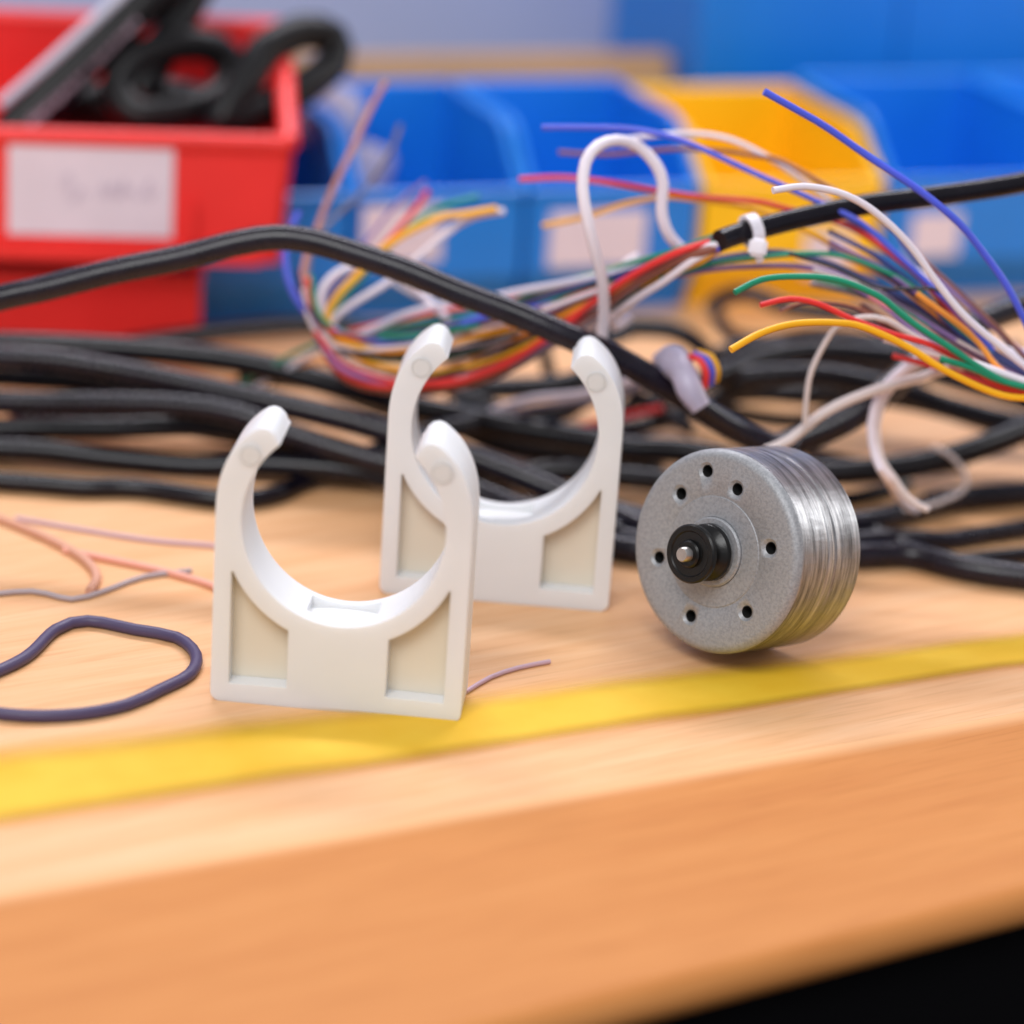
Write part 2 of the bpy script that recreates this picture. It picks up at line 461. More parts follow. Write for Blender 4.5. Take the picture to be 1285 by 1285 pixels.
# tall blue bins behind, ledge and wall
br = Vector(rd); 
o2 = r0 + rn * .075
FM2 = frame(o2, rd).inverted()
def f2(px, py):
    p = FM2 @ onplane(px, py, o2, rn); return p.x, p.z
for (xa, xb, ytop, lab) in ((872, 1120, 0, 'tall blue storage bin standing behind the yellow bin'), (1124, 1420, 0, 'tall blue storage bin behind the right-hand end of the bin row')):
    x0, x1 = f2(xa, 100)[0], f2(xb, 100)[0]
    rt = empty('storage_bin', frame(o2 + rd * x0, rd), lab, 'storage bin', 'tall blue bins at the back')
    bin_parts(rt, x1 - x0, .06, f2(1000, -60)[1], f2(1000, -60)[1] + .02, .03, .006, .016, .0014, BLUE)
zt = f2(620, 92)[1]
x0, x1 = f2(150, 90)[0], f2(868, 90)[0]
o = frame(o2 + rd * x0 + rn * .012, rd)
bm = bmesh.new(); box(bm, (0, 0, 0), (x1 - x0, .006, zt + .0015))
bmesh.ops.bevel(bm, geom=bm.edges[:], offset=.0012, segments=2, affect='EDGES')
ob = link_mesh('wooden_ledge', bm, LEDGE, smooth=False); ob.matrix_world = o
tag(ob, 'tan wooden ledge running behind the blue bins below the pale wall', 'ledge')
bm = bmesh.new(); box(bm, (-.9, .10, -.3), (.9, .12, .30))
ob = link_mesh('wall', bm, WALL, smooth=False); ob.matrix_world = frame(o2, rd)
tag(ob, kind='structure')

# pale fittings in the blue bin
def lump(name, px, py, d, r, label, sq=(1, 1, 1)):
    bm = bmesh.new()
    prof = [(0, 0), (r * .8, 0), (r, r * .15), (r, r * 1.5), (r * .85, r * 1.7), (r * .5, r * 1.72), (r * .42, r * 1.3), (0, r * 1.28)]
    lathe(bm, prof, 32)
    o = link_mesh(name, bm, GREYPL)
    o.location = at(px, py, d); o.rotation_euler = Euler((R(70), R(20), R(15)))
    return tag(o, label, 'fitting', 'pale fittings in the blue bin')
lump('pipe_fitting', 392, 190, .668, .0088, 'large pale grey cup shaped fitting upright at the left of the blue bin')
lump('pipe_fitting', 448, 240, .665, .0062, 'smaller pale grey fitting lying against the blue bin front')
lump('pipe_fitting', 412, 268, .667, .0058, 'low pale grey fitting below the large one in the blue bin')

# red bins
q0, q1 = onz(60, 440), onz(245, 420)
qd = Vector((math.cos(R(9)), math.sin(R(9)), 0)); qn = Vector((-qd.y, qd.x, 0))
Q = frame(q0, qd); Qi = Q.inverted()
def qx(px, py, off=0.0):
    p = Qi @ onplane(px, py, q0 + qn * off, qn); return p.x, p.z
xr = qx(252, 380)[0]; zmid = qx(250, 325)[1]
xl = qx(-160, 380)[0]
lowr = empty('storage_bin', frame(q0 + qd * xl, qd), 'red storage bin coloured as in shade, on the table underneath the labelled red bin', 'storage bin', 'stacked red bins')
bin_parts(lowr, xr - xl, .05, zmid - .004, zmid, .002, .0004, .006, .0012, RED_SHADE)
up_o = -.006
xr2, zt2 = qx(368, 200, up_o)
zb2 = zmid + .0012
upr = empty('storage_bin', frame(q0 + qn * up_o + qd * xl + Vector((0, 0, zb2)), qd), 'bright red storage bin with a big white label and black scissors in it', 'storage bin', 'stacked red bins')
Wf = xr2 - xl
hf2 = qx(225, 176, up_o)[1] - zb2
DR = .058
hb2 = (Qi @ onplane(290, 60, q0 + qn * (up_o + .035), qn)).z - zb2
print('red', Wf, hf2, hb2, zmid)
# tapered hopper body: the side leans outwards towards the top
bm = bmesh.new()
xb = qx(352, 290, up_o)[0] - xl
t = .0014
def quadbox(bm, pts, off):
    A = [bm.verts.new(p) for p in pts]; B = [bm.verts.new(p + off) for p in pts]
    bm.faces.new(A[::-1]); bm.faces.new(B)
    for i in range(4): bm.faces.new((A[i], A[(i + 1) % 4], B[(i + 1) % 4], B[i]))
V = Vector
quadbox(bm, [V((0, 0, .002)), V((xb, 0, .002)), V((Wf, 0, hf2)), V((0, 0, hf2))], V((0, t, 0)))
quadbox(bm, [V((0, DR, 0)), V((xb, DR, 0)), V((Wf, DR, hb2)), V((0, DR, hb2))], V((0, -t, 0)))
quadbox(bm, [V((0, 0, 0)), V((xb, 0, 0)), V((xb, DR, 0)), V((0, DR, 0))], V((0, 0, .0018)))
for xa, xc in ((0, 0), (xb, Wf)):
    pts = [(xa, 0, 0), (xa, DR, 0), (xc, DR, hb2), (xa + (xc - xa) * .98, .03, hb2), (xc, 0, hf2)]
    A = [bm.verts.new(p) for p in pts]; B = [bm.verts.new(V(p) + V((t if xa == 0 else -t, 0, 0))) for p in pts]
    bm.faces.new(A[::-1]); bm.faces.new(B)
    for i in range(5): bm.faces.new((A[i], A[(i + 1) % 5], B[(i + 1) % 5], B[i]))
link_mesh('bin_body', bm, RED, upr, smooth=False)
bm = bmesh.new()
rim_r = .0021
tube(bm, [V((Wf - .001, 0, hf2)), V((Wf - .001, .015, hf2 + (hb2 - hf2) * .5)), V((Wf - .001, .03, hb2)), V((Wf - .001, DR, hb2))], rim_r, 10)
tube(bm, [V((0, 0, hf2)), V((Wf / 2, 0, hf2)), V((Wf - .001, 0, hf2))], rim_r * .9, 10)
tube(bm, [V((0, DR, hb2)), V((Wf / 2, DR, hb2)), V((Wf - .001, DR, hb2))], rim_r * .9, 10)
link_mesh('rim', bm, RED, upr)
bm = bmesh.new()   # proud lip along the bottom and a stiffening rib
box(bm, (0, -.0022, .0), (xb - .004, .0, .0035))
link_mesh('bottom_lip', bm, RED, upr, smooth=False)
rx, rz = qx(236, 300, up_o)
bm = bmesh.new(); box(bm, (rx - xl - .0006, -.0028, qx(236, 302, up_o)[1] - zb2), (rx - xl + .0016, -.0001, qx(236, 248, up_o)[1] - zb2))
bmesh.ops.bevel(bm, geom=bm.edges[:], offset=.0006, segments=2, affect='EDGES')
link_mesh('rib', bm, RED, upr)
lx1, lz0 = qx(216, 298, up_o); lx0, lz1 = qx(10, 166, up_o)
lab = label_on(upr, lx0 - xl, lx1 - xl, lz0 - zb2, lz1 - zb2 - .0005)
lab['label'] = 'white paper label with faint grey pencil scribble'
bm = bmesh.new()
def scrib(pts):
    w = []
    for px, py in pts:
        x, z = qx(px, py, up_o - .0009); w.append(V((x - xl, -.0007, z - zb2)))
    tube(bm, w, .00016, 6, step=.0008)
scrib([(78, 238), (84, 220), (88, 224), (86, 244), (92, 254), (100, 240), (106, 236)])
scrib([(96, 252), (102, 238), (108, 250)])
scrib([(124, 250), (130, 232), (134, 248), (142, 230), (146, 250), (156, 226), (152, 250)])
scrib([(158, 246), (164, 236), (170, 248), (180, 246), (188, 226), (186, 250), (196, 238)])
link_mesh('pencil_scribble', bm, PENCIL, lab)

# scissors and marker lying in the red bin
dS = dep(onplane(230, 130, q0 + qn * .012, qn))
scis = empty('scissors', at(240, 140, dS), 'black handled scissors with two finger loops lying in the red bin', 'scissors')
def loop(pts, r, m, name, parent, dd=0):
    bm = bmesh.new(); tube(bm, [at(x, y, dS + dd + k) for x, y, k in pts], r, 14, closed=True)
    return world_child(name, bm, m, parent)
px2m = dS / F
l1 = loop([(146, 110, 0), (170, 76, .002), (222, 56, .006), (268, 60, .010), (290, 86, .012), (276, 118, .008), (234, 138, .002), (172, 144, -.002)], 22 * px2m, TOOLBLK, 'finger_loop', scis)
loop([(160, 112, 0), (180, 88, .002), (224, 70, .006), (262, 72, .010), (276, 90, .012), (264, 110, .008), (230, 126, .002), (178, 132, -.002)], 9 * px2m, TEAL, 'loop_lining', l1)
l2 = loop([(300, 118, 0), (330, 66, .004), (380, 40, .010), (416, 48, .014), (418, 78, .014), (378, 112, .008), (322, 142, .002), (276, 148, -.002)], 24 * px2m, TOOLBLK, 'finger_loop', scis)
loop([(312, 114, 0), (340, 76, .004), (380, 56, .010), (404, 60, .014), (404, 78, .014), (370, 104, .008), (320, 132, .002), (292, 138, -.002)], 9 * px2m, TEAL, 'loop_lining', l2)
bm = bmesh.new()
tube(bm, [at(172, 120, dS + .004), at(204, 60, dS + .007), at(236, 5, dS + .011), at(270, -60, dS + .016)], 24 * px2m, 14)
world_child('shank', bm, TOOLBLK, scis)
bm = bmesh.new()
tube(bm, [at(318, 134, dS + .016), at(262, 136, dS + .016), at(210, 130, dS + .016), at(120, 134, dS + .016), at(40, 140, dS + .006)], lambda t: (17 + 19 * math.sin(t * 3.1)) * px2m, 18)
world_child('dark_bin_fill', bm, TOOLBLK, scis)  # black mass added to stand in for the shaded bin interior
mk = empty('printed_tool', at(60, 150, dS - .002), 'black round tool with worn pale printing and a white edge above the label', 'tool')
bm = bmesh.new()
tube(bm, [at(10, 170, dS - .003), at(72, 108, dS - .001), at(160, 24, dS + .003), at(250, -62, dS + .008)], 27 * px2m, 20)
world_child('tool_body', bm, TOOLBLK, mk)
bm = bmesh.new()
tube(bm, [at(0, 132, dS - .006), at(62, 78, dS - .004), at(142, 4, dS), at(226, -74, dS + .004)], 7 * px2m, 12)
world_child('white_edge', bm, SILVER, mk)
# worn lettering: short raised strokes along the barrel
bm = bmesh.new()
A_, B_ = (40, 152), (176, 18)
random.seed(4)
k = 0
while k < 15:
    t_ = k / 15
    cx = A_[0] + (B_[0] - A_[0]) * t_; cy = A_[1] + (B_[1] - A_[1]) * t_
    dd = dS - .0062 + .006 * t_
    for s_ in (-.55, .35):
        if random.random() < .92:
            ox, oy = s_ * 7 * .71, -s_ * 7 * .71
            hh = random.uniform(5, 8)
            tube(bm, [at(cx + ox - hh * .6, cy + oy - hh * .8, dd), at(cx + ox, cy + oy, dd - .0001), at(cx + ox + hh * .6, cy + oy + hh * .8, dd)], 2.6 * px2m, 6)
    k += 1
world_child('worn_lettering', bm, PRINT, mk)

# ------------------------------------------------------------------ cables and wires
def path(pts, d, zmin=None):
    """pts: (x, y) or (x, y, depth); d: depth or (start, end)"""
    n = len(pts); out = []
    for i, p in enumerate(pts):
        if len(p) == 3: dd = p[2]
        elif isinstance(d, (tuple, list)): dd = d[0] + (d[1] - d[0]) * i / (n - 1)
        else: dd = d
        w = at(p[0], p[1], dd)
        if zmin is not None and w.z < zmin: w = onz(p[0], p[1], zmin)
        out.append(w)
    return out
def cable(name, pts, d, wpx, m, label=None, cat=None, group=None, parent=None, partlabel=None, n=18, step=.0025, rest=False):
    mid = pts[len(pts) // 2]
    dd = mid[2] if len(mid) == 3 else ((d[0] + d[1]) / 2 if isinstance(d, (tuple, list)) else d)
    if rest: dd = sum(dep(onz(p[0], p[1])) for p in pts) / len(pts)
    r = wpx / 2 * dd / F
    w = path(pts, d, r)
    if rest: w = [onz(p[0], p[1], r) for p in pts]
    bm = bmesh.new(); tube(bm, w, r, n, step)
    if parent is not None:
        o = world_child(name, bm, m, parent)
        if partlabel: o['label'] = partlabel
    else:
        o = link_mesh(name, bm, m)
        c = w[0].copy()
        o.data.transform(Matrix.Translation(-c)); o.location = c
        tag(o, label, cat, group)
    return o
G = 'black cables heaped across the table'
def K(pts, d, w, label, m=BLK, rest=False, group=G):
    w *= 1.1
    return cable('black_cable', pts, d, w, m, label, 'cable', group, rest=rest)

K([(-60, 392, .511), (0, 374, .511), (60, 361, .511), (140, 341, .511), (228, 323, .511), (298, 305, .511), (345, 298, .511), (388, 302, .511), (440, 317, .511), (506, 339, .511), (575, 367, .511), (645, 393, .511), (697, 415, .511), (750, 438, .512), (790, 458, .514), (850, 493, .518), (889, 519, .522), (926, 541, .526), (964, 557, .528), (1000, 566, .528)],
  (.515, .528), 30, 'long black cable arching over the red bin front and down behind the small motor', BLK2)
K([(945, 570, .532), (990, 557, .531), (1050, 533, .530), (1085, 512, .530), (1120, 484, .532), (1155, 452, .536), (1190, 428, .542), (1240, 400, .55), (1330, 370, .56)],
  .53, 32, 'thick black cable rising to the right from behind the motor, white cables lying along it', BLK2)
K([(-60, 431), (52, 433), (175, 439), (280, 450), (350, 464), (450, 491), (531, 513), (585, 524), (647, 537), (740, 552), (785, 562), (864, 567), (950, 585), (1036, 593), (1085, 590), (1138, 585), (1190, 574), (1253, 553), (1340, 518)],
  [.566, .556], 29, 'black cable running under the red bin and across behind both clips to the right edge')
K([(-60, 447), (52, 451), (140, 464), (210, 477), (280, 492), (350, 507), (450, 531), (540, 560), (600, 578), (690, 613), (790, 655), (860, 680), (960, 695), (1078, 697), (1138, 696), (1190, 708), (1239, 718), (1340, 730)],
  [.556, .534], 29, 'glossy black cable sloping down from the left edge behind the clips to the lower right', BLK2)
K([(-60, 502), (49, 506), (140, 506), (227, 509), (297, 520), (367, 546), (450, 572), (560, 602), (680, 650), (770, 686), (900, 700)],
  [.553, .54], 28, 'black cable lying level at left just above the grey-lit gap, dipping behind the front clip', BLK2)
K([(-60, 540), (45, 537), (140, 537), (245, 534), (315, 541), (400, 556), (500, 590), (620, 600), (700, 590), (800, 600), (900, 610)],
  .556, 26, 'matt black cable in the middle of the left-hand stack')
K([(-60, 562), (44, 565), (140, 576), (245, 585), (315, 583), (385, 586), (470, 596), (560, 622), (680, 640), (780, 668)],
  .548, 27, 'lowest black cable of the left-hand stack')
K([(-60, 600), (42, 607), (105, 612), (175, 613), (280, 627), (340, 622), (385, 604), (450, 576), (520, 548), (600, 530)],
  .552, 22, 'thin black cable lying on bare table below the left-hand stack and curving up')
K([(-60, 470), (60, 476), (120, 482), (180, 498), (240, 513), (300, 530), (360, 552), (420, 575), (480, 590)],
  .563, 24, 'black cable sandwiched in the left-hand stack, mostly covered')
K([(-60, 588), (40, 520), (110, 516), (200, 530), (300, 548), (380, 566), (460, 590)],
  .568, 22, 'black cable at the back of the left-hand stack, seen through the gaps')
K([(100, 447), (140, 437), (175, 430), (280, 416), (385, 408), (470, 413), (560, 417), (640, 421), (740, 413), (790, 411), (840, 414), (869, 427), (892, 448), (905, 475)],
  .60, 22, 'black cable crossing below the blue bins and bending down beside the white sleeve', BLK)
K([(560, 489), (640, 487), (700, 484), (760, 470), (840, 480), (880, 478), (915, 466), (952, 452), (989, 443), (1039, 440), (1100, 446), (1170, 452), (1240, 470), (1340, 500)],
  .578, 25, 'black cable humped behind the yellow wire to the right of the white sleeve')
K([(930, 474), (980, 470), (1026, 470), (1060, 475), (1085, 480), (1138, 491), (1172, 505), (1253, 527), (1340, 545)],
  .566, 26, 'straight glossy black cable slanting down to the right edge under the white cables')
K([(700, 545), (785, 538), (840, 524), (900, 500), (950, 492), (1010, 497), (1060, 500)],
  .588, 22, 'dark cable curving up behind the second clip towards the right', BLK2)
K([(770, 480), (700, 520), (640, 520), (600, 505), (570, 500)],
  .575, 20, 'short black cable beneath the pale wires inside the second clip')
K([(890, 390, .625), (905, 375, .625), (940, 368, .62), (985, 385, .615), (1030, 392, .61), (1080, 398, .605), (1130, 420, .6), (1200, 436, .6), (1280, 440, .6)],
  .61, 20, 'dark cable hooking round in front of the yellow bin base', BLK2)
K([(900, 395, .63), (915, 420, .62), (960, 428, .612), (1020, 420, .606), (1080, 425, .6), (1150, 440, .598), (1290, 470, .6)],
  .61, 18, 'thin dark cable looping below the yellow bin behind the green wire', BLK2)
K([(880, 470), (930, 486), (990, 494), (1050, 492), (1120, 500), (1190, 515), (1330, 560)], .582, 22, 'dark cable filling the gap under the glossy slanting cable at right')
K([(900, 445), (960, 432), (1020, 452), (1090, 462), (1160, 470), (1230, 490), (1330, 520)], .595, 20, 'rearmost dark cable weaving behind the cream arched wire', BLK2)
K([(760, 520), (820, 500), (880, 506), (940, 522), (1000, 528), (1060, 516)], .592, 18, 'thin dark cable showing above the motor top between the thicker ones')
K([(300, 470), (400, 480), (480, 510), (560, 530), (640, 560), (740, 575), (830, 590)], .570, 24, 'black cable wedged between the two long ones behind the second clip')
K([(1000, 560), (1040, 575), (1090, 582), (1150, 590), (1210, 584)], .575, 14, 'thin dark lead between the motor top and the wide cable loop', BLK2)
K([(1040, 628), (1078, 624), (1110, 616), (1138, 606)], 0, 16, 'short black cable stub with cut end right of the motor', rest=True)
K([(760, 640), (830, 655), (960, 665), (1078, 656), (1138, 642), (1190, 628), (1243, 622), (1340, 615)], .545, 28, 'broad grey-black cable leaving the motor side level to the right edge', BLK2, rest=True)
K([(760, 668), (860, 690), (980, 700), (1078, 678), (1138, 676), (1190, 678), (1239, 670), (1340, 655)], .545, 22, 'charcoal cable just under the broad one at right, fading behind the motor', BLK2, rest=True)
K([(1100, 668), (1150, 690), (1190, 704), (1240, 700), (1340, 690)], .5, 18, 'lowest thin cable curling at the right edge beyond the motor', BLK, rest=True)
K([(790, 415), (740, 440), (770, 470), (810, 505), (870, 540)], .585, 18, 'dark lead hidden beneath the long cable next to the white loop', BLK2)
K([(680, 430), (690, 470), (700, 495)], .60, 16, 'short upright dark lead behind the second clip gap', BLK2)

# --- sheathed cable with its fan of stripped wires (left hand fan)
sheath = empty('stripped_cable', at(905, 303, .50), 'black sheathed cable from the right edge, stripped into coloured wires that loop leftwards', 'cable')
cable('sheath', [(1345, 214), (1274, 231), (1180, 245), (1085, 257), (1015, 271), (962, 284), (925, 294), (903, 302)], (.515, .50), 27, BLK, parent=sheath, n=28)
FAN = [0]
def wl(col, pts, d, w=8, lab=None, par=None):
    w *= .98 if par is None else .84
    if par is None:
        n_ = len(pts); q_ = []
        for i, p in enumerate(pts):
            dd = p[2] if len(p) == 3 else (d[0] + (d[1] - d[0]) * i / (n_ - 1) if isinstance(d, tuple) else d)
            k = min(max((850 - p[0]) / 120, 0), 1)
            q_.append((p[0], p[1], max(dd + .007 * k, .502 + .018 * k)))
        FAN[0] += 1
        off = ((FAN[0] * 5) % 11 - 5) * 1.9
        q_[-1] = (905, 303 + off, .5025 + ((FAN[0] * 3) % 5 - 2) * .0007)
        p = q_[-2]; k = min(1, max(0, (p[0] - 700) / 200))
        q_[-2] = (p[0], p[1] + off * k * .45, p[2])
        pts = q_
    return cable('wire', pts, d, w, WIRE[col], parent=par or sheath, partlabel=lab or (col + ' wire'), n=10, step=.0015)
S = (906, 302)
wl('blue', [(375, 265, .535), (360, 300, .534), (358, 328, .533), (364, 358, .532), (381, 388, .531), (405, 407, .53), (435, 421, .529), (479, 428, .528), (520, 425, .527), (560, 416, .526), (616, 396), (680, 385), (740, 366), (790, 350), (850, 328), (906, 306)], .52, 9)
wl('copper', [(484, 103, .55), (467, 132, .549), (440, 190, .546), (412, 250, .543), (396, 292, .541), (384, 324, .539), (380, 354, .537), (387, 380, .536), (397, 406, .535), (412, 436, .534), (440, 462, .533), (500, 480, .532), (560, 482, .531), (620, 470, .53), (680, 440, .529), (740, 408, .525), (800, 368, .518), (850, 335, .51), (905, 304, .50)], .53, 8, 'long brown wire with its end standing highest')
wl('grey', [(502, 157, .56), (489, 192, .558), (455, 240, .556), (415, 277, .552), (395, 305, .548), (386, 345, .545), (390, 390, .542), (405, 425, .54), (450, 460, .538), (520, 476, .536), (600, 462, .533), (680, 428, .528), (760, 385, .52), (850, 330, .51), (905, 306, .50)], .54, 6)
wl('white', [(560, 398, .535), (500, 345, .55), (466, 336, .545), (440, 335, .54), (415, 349, .538), (403, 369, .537), (405, 394, .536), (420, 415, .535), (455, 436, .534), (520, 444, .533), (600, 436, .53), (660, 424, .528), (730, 392, .523), (800, 360, .515), (860, 328, .508), (906, 302, .50)], .53, 10, 'white wire with the tight left-hand bend')
wl('white', [(633, 265, .535), (605, 269, .535), (579, 279, .536), (549, 302, .536), (514, 332, .536), (484, 356, .536), (450, 377, .535), (424, 395, .534), (415, 410, .533), (430, 426, .532), (480, 440, .531), (550, 442, .53), (620, 430, .528), (690, 408, .525), (760, 378, .52), (830, 345, .512), (906, 305, .50)], .53, 9)
wl('yellow', [(624, 262, .533), (590, 268, .533), (554, 273, .533), (517, 289, .533), (492, 304, .533), (472, 319, .533), (452, 342, .533), (427, 367, .532), (411, 394, .531), (416, 416, .53), (435, 429, .529), (469, 438, .528), (514, 438, .527), (564, 428, .526), (644, 411, .525), (700, 394, .523), (760, 372, .518), (830, 345, .51), (880, 324, .504), (907, 312, .50)], .53, 10)
wl('green', [(600, 246, .545), (554, 260, .543), (529, 274, .541), (500, 298, .539), (455, 347, .537), (430, 376, .536), (416, 405, .535), (425, 432, .534), (450, 446, .533), (500, 452, .532), (554, 450, .531), (620, 436, .53), (680, 414, .527), (760, 384, .52), (830, 350, .512), (880, 322, .504), (907, 308, .50)], .53, 7)
wl('red', [(537, 240, .55), (509, 278, .547), (474, 317, .543), (440, 352, .541), (412, 392, .539), (404, 420, .538), (420, 450, .537), (470, 474, .536), (540, 483, .535), (600, 472, .533), (650, 450, .53), (690, 424, .526), (740, 392, .52), (790, 352, .512), (840, 322, .506), (905, 299, .50)], .53, 8)
wl('purple', [(534, 228, .555), (499, 255, .552), (460, 302, .548), (430, 340, .545), (405, 390, .543), (400, 430, .541), (430, 462, .54), (500, 486, .538), (580, 486, .535), (650, 456, .532), (720, 412, .527), (790, 372, .52), (850, 335, .51), (905, 305, .50)], .54, 5)
wl('white', [(440, 424, .537), (475, 410, .536), (504, 396, .535), (554, 383, .534), (604, 376, .532), (650, 366, .53), (700, 357, .526), (760, 345, .52), (830, 330, .512), (880, 312, .503), (906, 299, .50)], .53, 9, 'straight white wire along the top of the fan')
wl('green', [(455, 420, .54), (504, 411, .539), (554, 401, .538), (611, 393, .535), (660, 372, .532), (720, 352, .527), (780, 334, .52), (850, 317, .51), (906, 298, .50)], .53, 8)
wl('red', [(437, 416, .541), (504, 400, .54), (567, 389, .538), (640, 377, .535), (720, 352, .529), (800, 332, .52), (860, 314, .51), (906, 299, .50)], .53, 7, 'pinkish red wire in the upper strand of the fan')
wl('cream', [(494, 354, .56), (542, 380, .555), (580, 384, .55), (640, 372, .545), (720, 356, .535), (800, 338, .522), (905, 301, .502)], .54, 6)
wl('brown', [(418, 408, .54), (435, 432, .538), (470, 440, .535), (540, 432, .534), (611, 400, .531), (660, 384, .529), (720, 362, .525), (780, 346, .52), (840, 326, .51), (906, 304, .50)], .53, 9)
wl('blue', [(440, 432, .535), (480, 432, .534), (520, 424, .532), (554, 414, .531), (604, 398, .53), (640, 392, .528), (690, 384, .524), (740, 362, .52), (800, 340, .513), (906, 306, .50)], .52, 9, 'bright blue wire through the middle of the fan')
wl('red', [(404, 405, .536), (412, 445, .534), (436, 472, .532), (480, 484, .529), (560, 481, .527), (600, 471, .525), (640, 454, .523), (680, 428, .52), (720, 398, .516), (760, 368, .511), (800, 342, .507), (850, 318, .503), (905, 300, .4995)], .52, 9, 'bright red wire on the near side of the fan')
wl('brown', [(400, 420, .539), (420, 462, .537), (450, 482, .535), (490, 490, .533), (550, 490, .531), (620, 472, .528), (680, 440, .523), (740, 400, .517), (790, 362, .511), (840, 332, .506), (880, 314, .502), (906, 303, .4995)], .52, 11, 'brown wire below the bright red one')
wl('black', [(372, 360, .545), (392, 410, .54), (415, 450, .535), (450, 474, .531), (500, 482, .53), (560, 470, .529), (620, 446, .527), (680, 414, .524), (740, 380, .518), (800, 344, .51), (905, 303, .50)], .52, 8)
wl('white', [(700, 432, .525), (760, 400, .518), (800, 374, .512), (835, 352, .507), (870, 325, .503), (907, 306, .499)], .51, 10, 'white wire reaching the sheath in front')
wl('green', [(700, 424, .527), (760, 392, .519), (820, 360, .511), (870, 330, .504), (908, 309, .4995)], .51, 8)
wl('yellow', [(690, 420, .527), (750, 388, .52), (820, 352, .511), (880, 326, .504), (908, 312, .4995)], .51, 7)
wl('grey', [(640, 462, .525), (700, 430, .521), (760, 388, .515), (820, 346, .508), (905, 302, .50)], .51, 8)
wl('green', [(300, 484, .56), (345, 457, .555), (402, 430, .548), (440, 428, .543), (500, 432, .54), (600, 412, .536), (700, 384, .53)], .54, 7, 'green wire reaching out low to the left')
wl('white', [(322, 486, .56), (383, 450, .552), (415, 436, .547), (480, 444, .542), (560, 452, .538), (640, 434, .533), (740, 388, .525)], .54, 8, 'white wire reaching out low to the left')
wl('orange', [(280, 478, .565), (330, 470, .56), (400, 455, .552), (470, 460, .545), (560, 462, .538), (660, 440, .53)], .54, 6, 'yellow wire lowest at the left')

BASES = [
 [(640, 398), (700, 378), (760, 356), (820, 336), (905, 303)],
 [(430, 432), (500, 440), (580, 434), (660, 414), (740, 380), (820, 344), (905, 303)],
 [(405, 412), (440, 455), (520, 476), (600, 466), (680, 430), (760, 380), (830, 340), (905, 304)],
 [(380, 350), (392, 398), (430, 425), (520, 425), (620, 404), (720, 370), (820, 336), (905, 302)]]
random.seed(11)
for i, col in enumerate(['grey', 'brown', 'white', 'purple', 'black', 'green', 'red', 'black', 'cream', 'navy', 'yellow', 'grey', 'brown', 'white', 'purple', 'black', 'blue', 'red']):
    bs = BASES[(i * 7) % 4]
    j = random.uniform(-1, 1); kx = random.uniform(-10, 10)
    n_ = len(bs)
    pts = [(x + kx * (1 - q / (n_ - 1)), y + j * (15 - 11 * q / (n_ - 1)) + random.uniform(-2, 2), .535 + random.uniform(-.002, .004) - .033 * (q / (n_ - 1)) ** 3) for q, (x, y) in enumerate(bs[:-1])] + [(905 + random.uniform(-2, 2), 303 + random.uniform(-7, 7), .502)]
    cable('wire', pts, 0, random.choice([5, 6, 7]), WIRE[col], parent=sheath, partlabel=col + ' wire', n=8, step=.0018)

tie = empty('cable_tie', at(945, 300, .50), 'white nylon cable tie clasped round the black sheath near its stripped end', 'cable tie')
bm = bmesh.new()
pa, pb = at(940, 290, .505), at(950, 288, .505)
axis = (at(962, 284, .503) - at(925, 294, .501)).normalized()
c0 = at(943, 289.5, .5025); rr_ = 13.5 * .5025 / F + .0005
u_ = Vector((0, 0, 1)); u_ = (u_ - axis * u_.dot(axis)).normalized(); v_ = axis.cross(u_)
n = 40
ring = []
for k in range(n):
    a = 2 * math.pi * k / n
    dirv = u_ * math.cos(a) + v_ * math.sin(a)
    ring.append([bm.verts.new(c0 + dirv * rr_ + axis * s_ * .0010) for s_ in (-1, 1)] + [bm.verts.new(c0 + dirv * (rr_ + .0006) + axis * s_ * .0010) for s_ in (1, -1)])
for k in range(n):
    A, B = ring[k], ring[(k + 1) % n]
    for j in range(4): bm.faces.new((A[j], A[(j + 1) % 4], B[(j + 1) % 4], B[j]))
world_child('strap', bm, TIE, tie)
bm = bmesh.new()
HM = CM.to_3x3() @ Matrix.Rotation(R(-8), 3, 'Z')
hm = Matrix.Translation(at(951, 310, .4985)) @ HM.to_4x4()
box(bm, (-.00155, -.0017, -.0012), (.00155, .0015, .0012), hm)
bmesh.ops.bevel(bm, geom=bm.edges[:], offset=.0005, segments=3, affect='EDGES')
hd = world_child('tie_head', bm, TIE, tie)
bm = bmesh.new()
tube(bm, [at(951, 316, .499), at(952, 322, .4992), at(954, 327, .4996)], .0007, 8)
world_child('tie_tail', bm, TIE, tie)

